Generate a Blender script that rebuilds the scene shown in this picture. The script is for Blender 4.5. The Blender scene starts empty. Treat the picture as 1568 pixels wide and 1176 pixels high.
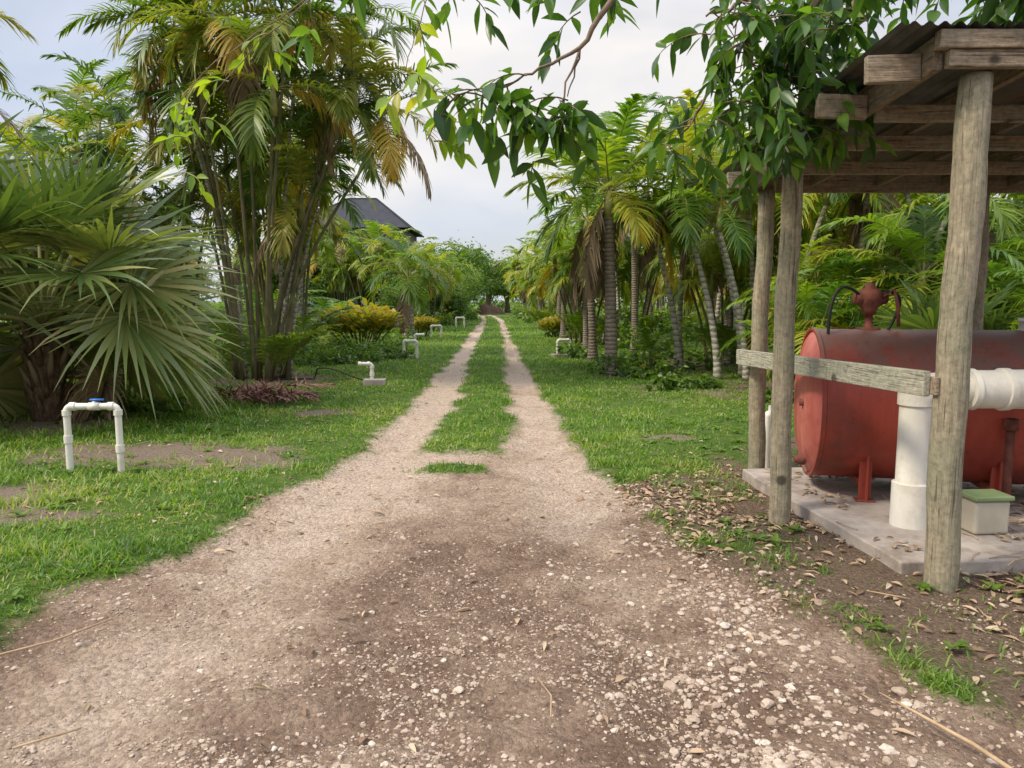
import bpy, bmesh, math, numpy as np
from mathutils import Vector
RS=np.random.RandomState
rg=RS(7)
scene=bpy.context.scene
PI=math.pi
# ---------------------------------------------------------------- helpers
_tab=RS(3).rand(256,256)
def vnoise(x,y,f=1.0,o=0):
    x=np.asarray(x,float)*f+o*17.3+1000; y=np.asarray(y,float)*f+o*9.7+1000
    xi=np.floor(x).astype(int); yi=np.floor(y).astype(int)
    fx=x-xi; fy=y-yi; fx=fx*fx*(3-2*fx); fy=fy*fy*(3-2*fy)
    a=_tab[xi%256,yi%256]; b=_tab[(xi+1)%256,yi%256]; c=_tab[xi%256,(yi+1)%256]; d=_tab[(xi+1)%256,(yi+1)%256]
    return (a*(1-fx)+b*fx)*(1-fy)+(c*(1-fx)+d*fx)*fy
def norm(a):
    return a/np.maximum(np.linalg.norm(a,axis=-1,keepdims=True),1e-9)
class MB:
    def __init__(s): s.v=[];s.q=[];s.qm=[];s.r=[];s.n=0
    def add(s,v,q,m=0,r=0.5):
        v=np.asarray(v,float).reshape(-1,3); q=np.asarray(q,int).reshape(-1,4)
        s.v.append(v); s.q.append(q+s.n); s.qm.append(np.full(len(q),m,np.int32))
        s.r.append(np.full(len(v),r,float) if np.isscalar(r) else np.asarray(r,float)); s.n+=len(v)
    def mesh(s,name,mats,smooth=True):
        v=np.concatenate(s.v).astype(np.float32); q=np.concatenate(s.q).astype(np.int32)
        qm=np.concatenate(s.qm); r=np.concatenate(s.r).astype(np.float32)
        me=bpy.data.meshes.new(name)
        tri=q[:,2]==q[:,3]
        tot=np.where(tri,3,4).astype(np.int32)
        st=np.concatenate([[0],np.cumsum(tot)[:-1]]).astype(np.int32)
        keep=np.ones(q.shape,bool); keep[tri,3]=False
        li=q[keep]
        me.vertices.add(len(v)); me.vertices.foreach_set('co',v.ravel())
        me.loops.add(len(li)); me.loops.foreach_set('vertex_index',li)
        me.polygons.add(len(q)); me.polygons.foreach_set('loop_start',st)
        try: me.polygons.foreach_set('loop_total',tot)
        except Exception: pass
        me.polygons.foreach_set('material_index',qm)
        me.polygons.foreach_set('use_smooth',np.full(len(q),smooth,bool))
        a=me.attributes.new('rnd','FLOAT','POINT'); a.data.foreach_set('value',r)
        for m in mats: me.materials.append(m)
        me.update(calc_edges=True); me.validate()
        return me
    def obj(s,name,mats,smooth=True,parent=None,loc=(0,0,0)):
        return put(name,s.mesh(name,mats,smooth),parent,loc)
def put(name,me,parent=None,loc=(0,0,0),rz=0,sc=1):
    o=bpy.data.objects.new(name,me); scene.collection.objects.link(o)
    o.location=loc; o.rotation_euler=(0,0,rz); o.scale=(sc,sc,sc) if np.isscalar(sc) else sc
    if parent: o.parent=parent
    return o
def empty(name,loc=(0,0,0)):
    o=bpy.data.objects.new(name,None); scene.collection.objects.link(o); o.location=loc; o.empty_display_size=.2; return o
def tube(mb,path,rad,n=12,m=0,r=0.5,cap=True):
    P=np.asarray(path,float); k=len(P); rad=np.full(k,rad) if np.isscalar(rad) else np.asarray(rad,float)
    T=norm(np.gradient(P,axis=0))
    ref=np.array([0,0,1.]) if abs(T[0][2])<.9 else np.array([1.,0,0])
    U=np.zeros_like(P); u=norm(np.cross(ref,T[0]))
    for i in range(k):
        u=norm(u-T[i]*np.dot(u,T[i])); U[i]=u
    W=np.cross(T,U); a=np.linspace(0,2*PI,n,endpoint=False)
    V=P[:,None]+rad[:,None,None]*(U[:,None]*np.cos(a)[None,:,None]+W[:,None]*np.sin(a)[None,:,None])
    V=V.reshape(-1,3); i=np.arange(k-1)[:,None]*n; j=np.arange(n)[None]; j2=(j+1)%n
    Q=np.stack([i+j,i+j2,i+n+j2,i+n+j],-1).reshape(-1,4)
    if cap:
        V=np.concatenate([V,P[:1],P[-1:]]); c0=k*n; c1=k*n+1; jj=np.arange(n); j2=(jj+1)%n
        Q=np.concatenate([Q,np.stack([j2,jj,np.full(n,c0),np.full(n,c0)],-1),np.stack([(k-1)*n+jj,(k-1)*n+j2,np.full(n,c1),np.full(n,c1)],-1)])
    mb.add(V,Q,m,r)
def box(mb,c,size,rz=0,m=0,r=.5):
    s=np.array(size)/2; V=np.array([[x,y,z] for x in(-1,1) for y in(-1,1) for z in(-1,1)])*s
    if rz: 
        c_,s_=math.cos(rz),math.sin(rz); V=np.stack([V[:,0]*c_-V[:,1]*s_,V[:,0]*s_+V[:,1]*c_,V[:,2]],-1)
    V=V+np.array(c); Q=[[0,1,3,2],[4,6,7,5],[0,4,5,1],[2,3,7,6],[0,2,6,4],[1,5,7,3]]
    mb.add(V,Q,m,r)
def beam(mb,p0,p1,w,h,m=0,r=.5):
    p0=np.array(p0,float);p1=np.array(p1,float);T=norm(p1-p0); up=np.array([0,0,1.]); S=norm(np.cross(T,up)); U=np.cross(S,T)
    V=[p+S*a*w/2+U*b*h/2 for p in(p0,p1) for a in(-1,1) for b in(-1,1)]
    Q=[[0,2,3,1],[4,5,7,6],[0,1,5,4],[2,6,7,3],[0,4,6,2],[1,3,7,5]]
    mb.add(V,Q,m,r)
def bev(o,w=.006,s=2):
    b=o.modifiers.new('bev','BEVEL'); b.width=w; b.segments=s; b.limit_method='ANGLE'
    return o
def blades(mb,P,D,S,L,W,droop,prof,m=0,rnd=.5,fold=0.,pw=2.):
    n=len(P); prof=np.asarray(prof,float); k=len(prof); s=np.linspace(0,1,k)
    L=np.broadcast_to(L,(n,)).astype(float); W=np.broadcast_to(W,(n,)).astype(float); dr=np.broadcast_to(droop,(n,)).astype(float)
    C=P[:,None]+D[:,None]*(L[:,None]*s)[...,None]
    C[...,2]-=dr[:,None]*L[:,None]*s**pw
    H=S[:,None]*(W[:,None]*prof/2)[...,None]
    rr=np.broadcast_to(rnd,(n,)).astype(float)
    if fold:
        N=norm(np.cross(D,S)); N=N*np.where(N[:,2:]<0,-1,1)
        F=N[:,None]*(W[:,None]*prof*fold/2)[...,None]
        V=np.stack([C-H+F,C,C+H+F],2).reshape(-1,3); b=np.arange(n)[:,None,None]*(3*k)+np.arange(k-1)[None,:,None]*3+np.arange(2)[None,None,:]
        Q=np.stack([b,b+1,b+4,b+3],-1).reshape(-1,4); R=np.repeat(rr,3*k)
    else:
        V=np.stack([C-H,C+H],2).reshape(-1,3); b=np.arange(n)[:,None]*(2*k)+np.arange(k-1)[None]*2
        Q=np.stack([b,b+1,b+3,b+2],-1).reshape(-1,4); R=np.repeat(rr,2*k)
    mb.add(V,Q,m,R)
# ---------------------------------------------------------------- materials
def nm(name):
    m=bpy.data.materials.new(name); m.use_nodes=True; nt=m.node_tree; nt.nodes.clear()
    return m,nt,nt.nodes.new,nt.links.new
def ramp(nt,inp,stops):
    r=nt.nodes.new('ShaderNodeValToRGB'); e=r.color_ramp.elements
    while len(e)<len(stops): e.new(.5)
    for i,(p,c) in enumerate(stops): e[i].position=p; e[i].color=(*c,1) if len(c)==3 else c
    if inp is not None: nt.links.new(inp,r.inputs[0])
    return r
def noise(nt,scale,detail=4,rough=.6,vec=None):
    n=nt.nodes.new('ShaderNodeTexNoise'); n.inputs['Scale'].default_value=scale; n.inputs['Detail'].default_value=detail; n.inputs['Roughness'].default_value=rough
    if vec is not None: nt.links.new(vec,n.inputs['Vector'])
    return n
def mix(nt,f,a,b,blend='MIX'):
    x=nt.nodes.new('ShaderNodeMix'); x.data_type='RGBA'; x.blend_type=blend
    for s,val in ((0,f),(6,a),(7,b)):
        if isinstance(val,(int,float)): x.inputs[s].default_value=val
        elif isinstance(val,tuple): x.inputs[s].default_value=(*val,1)
        else: nt.links.new(val,x.inputs[s])
    return x.outputs[2]
def math_(nt,op,a,b=0.,clamp=False):
    x=nt.nodes.new('ShaderNodeMath'); x.operation=op; x.use_clamp=clamp
    for i,val in enumerate((a,b)):
        if isinstance(val,(int,float)): x.inputs[i].default_value=val
        else: nt.links.new(val,x.inputs[i])
    return x.outputs[0]
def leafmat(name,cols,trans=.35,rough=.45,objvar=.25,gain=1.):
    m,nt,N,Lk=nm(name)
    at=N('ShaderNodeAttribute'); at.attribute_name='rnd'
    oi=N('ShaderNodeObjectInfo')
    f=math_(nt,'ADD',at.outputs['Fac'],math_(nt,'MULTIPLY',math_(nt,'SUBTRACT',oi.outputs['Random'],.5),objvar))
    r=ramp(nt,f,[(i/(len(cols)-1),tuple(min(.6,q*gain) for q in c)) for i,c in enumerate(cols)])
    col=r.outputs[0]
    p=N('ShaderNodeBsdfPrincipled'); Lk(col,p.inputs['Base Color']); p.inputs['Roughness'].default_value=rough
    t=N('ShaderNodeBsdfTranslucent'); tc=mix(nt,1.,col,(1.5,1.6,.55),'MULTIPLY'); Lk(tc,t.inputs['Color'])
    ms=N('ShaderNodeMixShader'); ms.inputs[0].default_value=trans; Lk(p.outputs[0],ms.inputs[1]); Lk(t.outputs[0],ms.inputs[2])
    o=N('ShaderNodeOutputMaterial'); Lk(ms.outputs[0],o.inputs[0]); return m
def surf(name,c1,c2,scale=8,rough=.8,bump=.3,stretch=(1,1,1),metal=0,c3=None,bscale=None,spec=.3,bd=.01,lo=.3,hi=.68,c3r=(.52,.68),top=None):
    m,nt,N,Lk=nm(name)
    tc=N('ShaderNodeTexCoord'); mp=N('ShaderNodeMapping'); mp.inputs['Scale'].default_value=stretch; Lk(tc.outputs['Object'],mp.inputs[0])
    nz=noise(nt,scale,8,.65,mp.outputs[0])
    r=ramp(nt,nz.outputs[0],[(lo,c1),(hi,c2)]); col=r.outputs[0]
    if c3:
        n2=noise(nt,scale*.35,6,.7,tc.outputs['Object']); rr=ramp(nt,n2.outputs[0],[(c3r[0],(0,0,0)),(c3r[1],(1,1,1))]); col=mix(nt,rr.outputs[0],col,c3)
    if top:
        g_=N('ShaderNodeNewGeometry'); sp=N('ShaderNodeSeparateXYZ'); Lk(g_.outputs['Normal'],sp.inputs[0]); n4=noise(nt,3.5,7,.75,tc.outputs['Object'])
        ff=math_(nt,'ADD',sp.outputs[2],math_(nt,'MULTIPLY',math_(nt,'SUBTRACT',n4.outputs[0],.5),2.2)); col=mix(nt,ramp(nt,ff,[(.25,(0,0,0)),(.85,(.9,.9,.9))]).outputs[0],col,top)
        n5=noise(nt,9,6,.8,tc.outputs['Object']); col=mix(nt,ramp(nt,n5.outputs[0],[(.57,(0,0,0)),(.68,(.8,.8,.8))]).outputs[0],col,(.11,.035,.022))
        mp3=N('ShaderNodeMapping'); mp3.inputs['Scale'].default_value=(1,1,.12); Lk(tc.outputs['Object'],mp3.inputs[0]); n6=noise(nt,14,4,.7,mp3.outputs[0]); col=mix(nt,ramp(nt,n6.outputs[0],[(.58,(0,0,0)),(.72,(.5,.5,.5))]).outputs[0],col,(.12,.045,.03))
    p=N('ShaderNodeBsdfPrincipled'); Lk(col,p.inputs['Base Color']); p.inputs['Roughness'].default_value=rough; p.inputs['Metallic'].default_value=metal
    p.inputs['Specular IOR Level'].default_value=spec
    n3=noise(nt,bscale or scale*3,6,.7,mp.outputs[0]); b=N('ShaderNodeBump'); b.inputs['Strength'].default_value=bump; b.inputs['Distance'].default_value=bd
    Lk(n3.outputs[0],b.inputs['Height']); Lk(b.outputs[0],p.inputs['Normal'])
    o=N('ShaderNodeOutputMaterial'); Lk(p.outputs[0],o.inputs[0]); return m
M={}
M['palm']=leafmat('palm_leaf',[(.03,.06,.012),(.06,.115,.018),(.10,.16,.025),(.17,.20,.03),(.30,.25,.04)],.42,.42,gain=1.3)
M['palmy']=leafmat('palm_leaf_yellow',[(.05,.11,.013),(.11,.19,.018),(.19,.25,.025),(.31,.31,.035),(.44,.32,.04)],.44,.42,gain=1.2)
M['fan']=leafmat('fan_palm_leaf',[(.05,.085,.03),(.08,.125,.035),(.125,.165,.045),(.22,.24,.08),(.40,.35,.15)],.28,.30,.1,gain=1.15)
M['dead']=leafmat('dead_frond',[(.12,.08,.05),(.22,.15,.09),(.34,.24,.14)],.15,.8)
M['gold']=leafmat('golden_frond',[(.28,.2,.03),(.42,.29,.04),(.5,.33,.06)],.4,.5)
M['tree']=leafmat('tree_leaf',[(.025,.065,.014),(.05,.11,.018),(.085,.17,.02),(.18,.30,.03)],.40,.33,.1,gain=1.2)
M['young']=leafmat('young_leaf',[(.14,.24,.02),(.28,.38,.03),(.42,.38,.06)],.5,.4,.1)
M['bush']=leafmat('bush_leaf',[(.03,.065,.012),(.07,.13,.018),(.13,.21,.025),(.24,.29,.04)],.42,.45,gain=1.2)
M['croton']=leafmat('croton_leaf',[(.08,.13,.02),(.25,.24,.03),(.42,.33,.04),(.4,.2,.04)],.35,.4)
M['grass']=leafmat('grass_blade',[(.05,.105,.012),(.09,.18,.017),(.145,.24,.025),(.25,.29,.06),(.36,.31,.15)],.42,.5,0,gain=1.2)
M['litter']=leafmat('leaf_litter',[(.13,.08,.05),(.27,.17,.10),(.42,.29,.18),(.52,.41,.28)],.1,.75,0)
M['stem']=surf('palm_stem',(.06,.07,.03),(.19,.16,.075),6,.6,.3,(1,1,.6),c3=(.20,.15,.09))
M['rach']=surf('frond_stalk',(.16,.18,.05),(.3,.28,.08),6,.5,.1)
def trunkmat(name,c1,c2,rings=11):
    m,nt,N,Lk=nm(name)
    tc=N('ShaderNodeTexCoord'); w=N('ShaderNodeTexWave'); w.bands_direction='Z'; w.inputs['Scale'].default_value=rings/6.28*2; w.inputs['Distortion'].default_value=2.5; w.inputs['Detail'].default_value=3; w.inputs['Detail Scale'].default_value=2
    Lk(tc.outputs['Object'],w.inputs[0]); nz=noise(nt,7,6,.7,tc.outputs['Object'])
    a=ramp(nt,nz.outputs[0],[(.3,c1),(.7,c2)]); col=mix(nt,ramp(nt,w.outputs[0],[(.0,(.7,.7,.7)),(.25,(0,0,0))]).outputs[0],a.outputs[0],tuple(x*.35 for x in c1))
    p=N('ShaderNodeBsdfPrincipled'); Lk(col,p.inputs['Base Color']); p.inputs['Roughness'].default_value=.85
    b=N('ShaderNodeBump'); b.inputs['Strength'].default_value=.6; b.inputs['Distance'].default_value=.02; Lk(w.outputs[0],b.inputs['Height']); Lk(b.outputs[0],p.inputs['Normal'])
    o=N('ShaderNodeOutputMaterial'); Lk(p.outputs[0],o.inputs[0]); return m
M['trunk']=trunkmat('palm_trunk',(.15,.115,.085),(.30,.24,.18))
M['trunkw']=trunkmat('pale_palm_trunk',(.28,.25,.19),(.48,.44,.35),8)
M['fiber']=surf('palm_fiber',(.05,.03,.018),(.24,.15,.085),20,.95,1.,(1,1,.4),bd=.04)
M['bark']=surf('bark',(.13,.09,.06),(.27,.2,.14),14,.9,.7,(1,1,.4))
def woodmat(name,dark,light,grain,alt,stretch):
    m,nt,N,Lk=nm(name)
    tc=N('ShaderNodeTexCoord'); mp=N('ShaderNodeMapping'); mp.inputs['Scale'].default_value=stretch; Lk(tc.outputs['Object'],mp.inputs[0])
    a=noise(nt,grain,8,.75,mp.outputs[0]); col=ramp(nt,a.outputs[0],[(.30,dark),(.46,tuple((d+l)/2 for d,l in zip(dark,light))),(.64,light)]).outputs[0]
    b=noise(nt,2.2,7,.75,tc.outputs['Object']); col=mix(nt,ramp(nt,b.outputs[0],[(.42,(0,0,0)),(.60,(.85,.85,.85))]).outputs[0],col,alt)
    v=N('ShaderNodeTexVoronoi'); v.inputs['Scale'].default_value=2.6; Lk(tc.outputs['Object'],v.inputs['Vector']); col=mix(nt,ramp(nt,v.outputs['Distance'],[(.07,(.9,.9,.9)),(.12,(0,0,0))]).outputs[0],col,tuple(q*.3 for q in dark))
    c=noise(nt,30,4,.7,tc.outputs['Object']); col=mix(nt,.55,col,ramp(nt,c.outputs[0],[(.35,(.4,.4,.4)),(.6,(1.1,1.1,1.1))]).outputs[0],'MULTIPLY')
    mp2=N('ShaderNodeMapping'); mp2.inputs['Scale'].default_value=tuple(q*2.2 if q>1 else q*.6 for q in stretch); Lk(tc.outputs['Object'],mp2.inputs[0])
    e=noise(nt,7,3,.6,mp2.outputs[0]); col=mix(nt,ramp(nt,e.outputs[0],[(.34,(.8,.8,.8)),(.40,(0,0,0))]).outputs[0],col,tuple(q*.4 for q in dark))
    p=N('ShaderNodeBsdfPrincipled'); Lk(col,p.inputs['Base Color']); p.inputs['Roughness'].default_value=.88
    bb=N('ShaderNodeBump'); bb.inputs['Strength'].default_value=.9; bb.inputs['Distance'].default_value=.010; Lk(math_(nt,'ADD',a.outputs[0],e.outputs[0]),bb.inputs['Height']); Lk(bb.outputs[0],p.inputs['Normal'])
    o=N('ShaderNodeOutputMaterial'); Lk(p.outputs[0],o.inputs[0]); return m
M['wood']=woodmat('weathered_post',(.17,.135,.085),(.46,.385,.265),9,(.26,.25,.16),(5,5,.5))
M['timberx']=woodmat('timber_along_x',(.13,.095,.06),(.42,.32,.215),9,(.29,.25,.19),(.6,5,5))
M['timbery']=woodmat('timber_along_y',(.10,.068,.042),(.30,.22,.14),9,(.20,.17,.125),(5,.6,5))
M['rail']=woodmat('rail_board',(.22,.20,.14),(.50,.47,.36),9,(.35,.35,.26),(6,.5,6))
M['roof']=surf('roof_metal',(.05,.05,.05),(.14,.14,.135),3,.6,.1,metal=.3,c3=(.12,.09,.07))
M['red']=surf('red_tank_paint',(.22,.030,.018),(.38,.065,.038),5,.5,.1,(1,1,.14),c3=(.17,.045,.03),spec=.4,top=(.175,.105,.08))
M['redface']=surf('faded_red_paint',(.36,.065,.05),(.56,.19,.155),4,.5,.08,(1,1,.25),c3=(.25,.05,.035),spec=.45)
M['rust']=surf('rusty_metal',(.08,.028,.02),(.22,.075,.05),9,.8,.5,metal=.1)
M['pvc']=surf('pvc_white',(.62,.58,.49),(.78,.75,.67),5,.42,.03,(1,1,.4),spec=.45,c3=(.52,.45,.34))
M['blue']=surf('blue_valve',(.02,.14,.5),(.04,.2,.6),8,.4,.05)
M['conc']=surf('concrete',(.25,.21,.175),(.46,.40,.345),5,.9,.6,c3=(.19,.145,.11),bscale=40,bd=.008)
M['black']=surf('black_rubber',(.01,.01,.01),(.03,.03,.03),8,.6,.1)
M['cream']=surf('cream_plastic',(.40,.35,.27),(.50,.46,.37),4,.5,.05,c3=(.30,.24,.17))
M['green']=surf('green_lid',(.16,.22,.10),(.22,.29,.14),4,.5,.05)
# stones
m,nt,N,Lk=nm('limestone_pebble'); at=N('ShaderNodeAttribute'); at.attribute_name='rnd'
r=ramp(nt,at.outputs['Fac'],[(0,(.24,.17,.12)),(.4,(.38,.29,.215)),(.8,(.52,.425,.34)),(1,(.64,.56,.47))])
geo=N('ShaderNodeNewGeometry'); nz=noise(nt,60,4,.7,geo.outputs['Position'])
p=N('ShaderNodeBsdfPrincipled'); Lk(mix(nt,.6,r.outputs[0],ramp(nt,nz.outputs[0],[(.3,(.6,.53,.46)),(.6,(1,1,1))]).outputs[0],'MULTIPLY'),p.inputs['Base Color']); p.inputs['Roughness'].default_value=.9
b=N('ShaderNodeBump'); b.inputs['Strength'].default_value=.5; b.inputs['Distance'].default_value=.004; Lk(nz.outputs[0],b.inputs['Height']); Lk(b.outputs[0],p.inputs['Normal'])
o=N('ShaderNodeOutputMaterial'); Lk(p.outputs[0],o.inputs[0]); M['stone']=m

# ---------------------------------------------------------------- ground
def I(y,ys,xs): return np.interp(y,ys,xs)
def L1(y): return I(y,[0,3,3.96,4.72,5.4,7.05,8,10.2,13,20.4,37,62,80,110],[-2.6,-2.35,-2.45,-2.17,-2.03,-1.8,-1.61,-1.57,-1.55,-1.7,-2.1,-2.5,-3.4,-8])
def L2(y): return I(y,[8,10,13,20,37,62,80,110],[-.91,-.85,-.91,-1.16,-1.5,-2.1,-2.9,-7])
def R1(y): return I(y,[8,10,13,20,37,62,80,110],[-.14,-.02,-.05,-.2,-.52,-1.2,-2.3,-6.3])
def R2(y): return I(y,[0,3.15,4,4.8,5.4,6.6,7.8,9.5,11.3,13,20,37,62,80,110],[2.6,1.84,1.50,1.27,1.06,.88,.74,.73,.61,.47,.29,-.13,-.66,-1.8,-5])
SOIL=[(-3.6,7.6,1.4,.65),(-4.6,5.9,1.1,.5),(-3.6,5.4,.8,.25),(-5.2,15.3,1.5,1.3),(-8,18.5,2,1.6),(-6.0,9.6,1.,.8),(2.2,16,.6,.5),(6,13,3.5,1.6),(8,18,5,3),(1.7,8.6,.4,.2),(-2.6,10.5,.5,.25)]
def fields(x,y):
    n1=vnoise(x,y,1.3,1)-.5; n2=vnoise(x,y,5,2)-.5; n3=vnoise(x,y,14,3)-.5
    j=n1*.34+n2*.2+n3*.12
    m=np.minimum(np.minimum(x-L2(y),R1(y)-x),(y-7.9)*.6)
    clump=.30-np.hypot((x+.62),(y-7.05)*1.4)
    m=np.maximum(m,clump)
    d=np.minimum(np.minimum(x-L1(y),R2(y)-x),-m)
    d=np.where(y>115,-1,d)+j*np.where(y<7,1.,.65)
    lit=np.minimum(x-R2(y)+.15,6.5-y+1.3*np.maximum(x-1.7,0))+ (vnoise(x,y,2.2,5)-.5)*1.1+n2*.3
    soil=np.full(np.shape(x),-9.)
    for cx,cy,a,b in SOIL: soil=np.maximum(soil,(1-np.hypot((x-cx)/a,(y-cy)/b))*.8)
    soil=soil+n1*.6+n2*.5
    return d,lit,soil
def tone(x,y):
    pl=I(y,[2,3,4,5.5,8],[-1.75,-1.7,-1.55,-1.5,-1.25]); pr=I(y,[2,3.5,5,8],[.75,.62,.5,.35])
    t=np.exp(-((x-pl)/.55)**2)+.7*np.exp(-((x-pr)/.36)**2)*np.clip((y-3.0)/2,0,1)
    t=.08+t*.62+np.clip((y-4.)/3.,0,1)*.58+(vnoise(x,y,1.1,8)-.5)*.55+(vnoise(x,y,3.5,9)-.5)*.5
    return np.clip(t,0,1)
def hgt(x,y):
    d,l,s=fields(x,y)
    k=np.clip(.5+d/.3,0,1); near=np.clip(1-y/40,0,1)
    pl=I(y,[2,3,4,5.5,8],[-1.75,-1.7,-1.55,-1.5,-1.25]); pr=I(y,[2,3.5,5,8],[.75,.62,.5,.35])
    h=-.035*k+.03*(vnoise(x,y,1.5,11)-.5)+.024*(vnoise(x,y,6,12)-.5)*near+.020*(vnoise(x,y,17,13)-.5)*k*near
    h=h-.035*(np.exp(-((x-pl)/.35)**2)+np.exp(-((x-pr)/.25)**2))*k*(y<9)
    h=h+.045*(vnoise(x*1.0,y*2.6,2.2,14)-.5)*k*near
    return h*np.where(np.hypot(x,y)>150,0,1)
def axis(a,b,step,lo,hi,g=1.09):
    c=list(np.arange(a,b,step)); s=step; v=b
    while v<hi: c.append(v); s*=g; v+=s
    c.append(hi); s=step; v=a
    while v>lo: s*=g; v-=s; c.insert(0,v)
    return np.array(c)
gx=axis(-5,5,.035,-420,420); gy=axis(1.2,11,.035,-60,900,1.06)
X,Y=np.meshgrid(gx,gy); x=X.ravel(); y=Y.ravel()
d,l,s=fields(x,y); z=hgt(x,y)
g=MB(); nx,ny=len(gx),len(gy); ii=(np.arange(ny-1)[:,None]*nx+np.arange(nx-1)[None]).ravel()
g.add(np.stack([x,y,z],-1),np.stack([ii,ii+1,ii+nx+1,ii+nx],-1))
m,nt,N,Lk=nm('ground_dirt_and_grass')
geo=N('ShaderNodeNewGeometry'); pos=geo.outputs['Position']
def att(n):
    a=N('ShaderNodeAttribute'); a.attribute_name=n; return a.outputs['Fac']
nB=noise(nt,7,8,.7,pos).outputs[0]; nC=noise(nt,45,6,.75,pos).outputs[0]
dm=math_(nt,'MULTIPLY_ADD',att('dirt'),7.); dm.node.inputs[2].default_value=.5
dm=math_(nt,'ADD',dm,math_(nt,'MULTIPLY',math_(nt,'SUBTRACT',nC,.5),2.5),True)
lm=math_(nt,'MULTIPLY_ADD',att('lit'),2.); lm.node.inputs[2].default_value=.4
lm=math_(nt,'ADD',lm,math_(nt,'MULTIPLY',math_(nt,'SUBTRACT',nB,.5),2.5),True)
sm=math_(nt,'MULTIPLY_ADD',att('soil'),3.); sm.node.inputs[2].default_value=.3
sm=math_(nt,'ADD',sm,math_(nt,'MULTIPLY',math_(nt,'SUBTRACT',nB,.5),2.5),True)
vo=N('ShaderNodeTexVoronoi'); vo.inputs['Scale'].default_value=42; Lk(pos,vo.inputs['Vector'])
vo2=N('ShaderNodeTexVoronoi'); vo2.inputs['Scale'].default_value=110; Lk(pos,vo2.inputs['Vector'])
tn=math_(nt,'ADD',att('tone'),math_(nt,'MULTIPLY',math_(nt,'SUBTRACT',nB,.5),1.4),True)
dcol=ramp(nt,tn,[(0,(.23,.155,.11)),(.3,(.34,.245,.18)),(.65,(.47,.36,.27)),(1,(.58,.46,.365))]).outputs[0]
peb=ramp(nt,vo.outputs['Color'],[(.0,(.5,.47,.45)),(.5,(.95,.93,.9)),(1.,(1.3,1.3,1.28))]).outputs[0]
dcol=mix(nt,.6,dcol,peb,'MULTIPLY')
dcol=mix(nt,.6,dcol,ramp(nt,nC,[(.3,(.5,.45,.40)),(.62,(1.15,1.14,1.12))]).outputs[0],'MULTIPLY')
gcol=ramp(nt,nB,[(.3,(.05,.09,.014)),(.5,(.085,.15,.02)),(.7,(.19,.175,.07))]).outputs[0]
lcol=ramp(nt,nC,[(.3,(.09,.06,.04)),(.55,(.20,.14,.095)),(.75,(.34,.25,.18))]).outputs[0]
scol=ramp(nt,nC,[(.3,(.13,.095,.07)),(.7,(.34,.26,.19))]).outputs[0]
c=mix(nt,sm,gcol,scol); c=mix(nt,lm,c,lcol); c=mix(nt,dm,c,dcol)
p=N('ShaderNodeBsdfPrincipled'); Lk(c,p.inputs['Base Color']); p.inputs['Roughness'].default_value=.95; p.inputs['Specular IOR Level'].default_value=.15
hh=math_(nt,'ADD',math_(nt,'MULTIPLY',nC,.8),math_(nt,'MULTIPLY',vo.outputs['Distance'],-.6)); hh=math_(nt,'ADD',hh,math_(nt,'MULTIPLY',vo2.outputs['Distance'],-.25)); hh=math_(nt,'ADD',hh,math_(nt,'MULTIPLY',nB,1.5))
b=N('ShaderNodeBump'); b.inputs['Strength'].default_value=1.; b.inputs['Distance'].default_value=.03; Lk(hh,b.inputs['Height']); Lk(b.outputs[0],p.inputs['Normal'])
o=N('ShaderNodeOutputMaterial'); Lk(p.outputs[0],o.inputs[0])
go=g.obj('ground',[m])
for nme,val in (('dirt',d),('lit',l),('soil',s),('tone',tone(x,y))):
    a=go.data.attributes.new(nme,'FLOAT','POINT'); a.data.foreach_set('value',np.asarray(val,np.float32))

# ---------------------------------------------------------------- grass
n=500000; u=rg.rand(n); a_,b_=2.6,70.; dd=(a_**.38+u*(b_**.38-a_**.38))**(1/.38)
gxp=(rg.rand(n)*2-1)*.85*dd-.2; gyp=dd
d,l,s=fields(gxp,gyp)
pr=np.where(d>-.03,np.clip(.3-(d+.03)*2.0,0,.3)*(vnoise(gxp,gyp,4,20)>.45),1.)
pr=np.where((d<=-.03)&(l>-.05),np.where(vnoise(gxp,gyp,1.7,21)*.6+vnoise(gxp,gyp,6,22)*.4>.53,.6,.03),pr)
pr*=np.clip(1-(s+.0)*2.2,.05,1)
pr*=np.where(vnoise(gxp,gyp,9,23)>.28,1,.35)
pr*=np.where(vnoise(gxp,gyp,2.3,26)>.24,1,.3)
inslab=(gxp>2.05)&(gxp<5.6)&(gyp>4.1)&(gyp<6.9)
pr=np.where(inslab,0,pr)
k=rg.rand(n)<pr; gxp=gxp[k]; gyp=gyp[k]; n=len(gxp)
P=np.stack([gxp,gyp,hgt(gxp,gyp)-.004],-1); az=rg.rand(n)*2*PI; le=.25+.85*rg.rand(n)
D=norm(np.stack([np.cos(az)*le,np.sin(az)*le,np.full(n,1.)],-1)); S=norm(np.stack([-np.sin(az),np.cos(az),np.zeros(n)],-1)+rg.randn(n,3)*.2)
Lh=(.035+.06*rg.rand(n))*(.4+1.3*vnoise(gxp,gyp,1.6,24)*(.5+1.*vnoise(gxp,gyp,6,27)))*(1+gyp/60)*(1+.35*(gxp<-3))
gm=MB(); blades(gm,P,D,S,Lh,.005*(1+gyp/5),.4,[1,.8,.05],0,np.clip(.06+.5*rg.rand(n)+.5*(vnoise(gxp,gyp,.8,25)-.5)+.4*(vnoise(gxp,gyp,4,28)-.5)+(rg.rand(n)<.08)*.5+.3*(s[k]>-.6)*rg.rand(n)*(gyp<14),0,1))
gm.obj('grass',[M['grass']])
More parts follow.
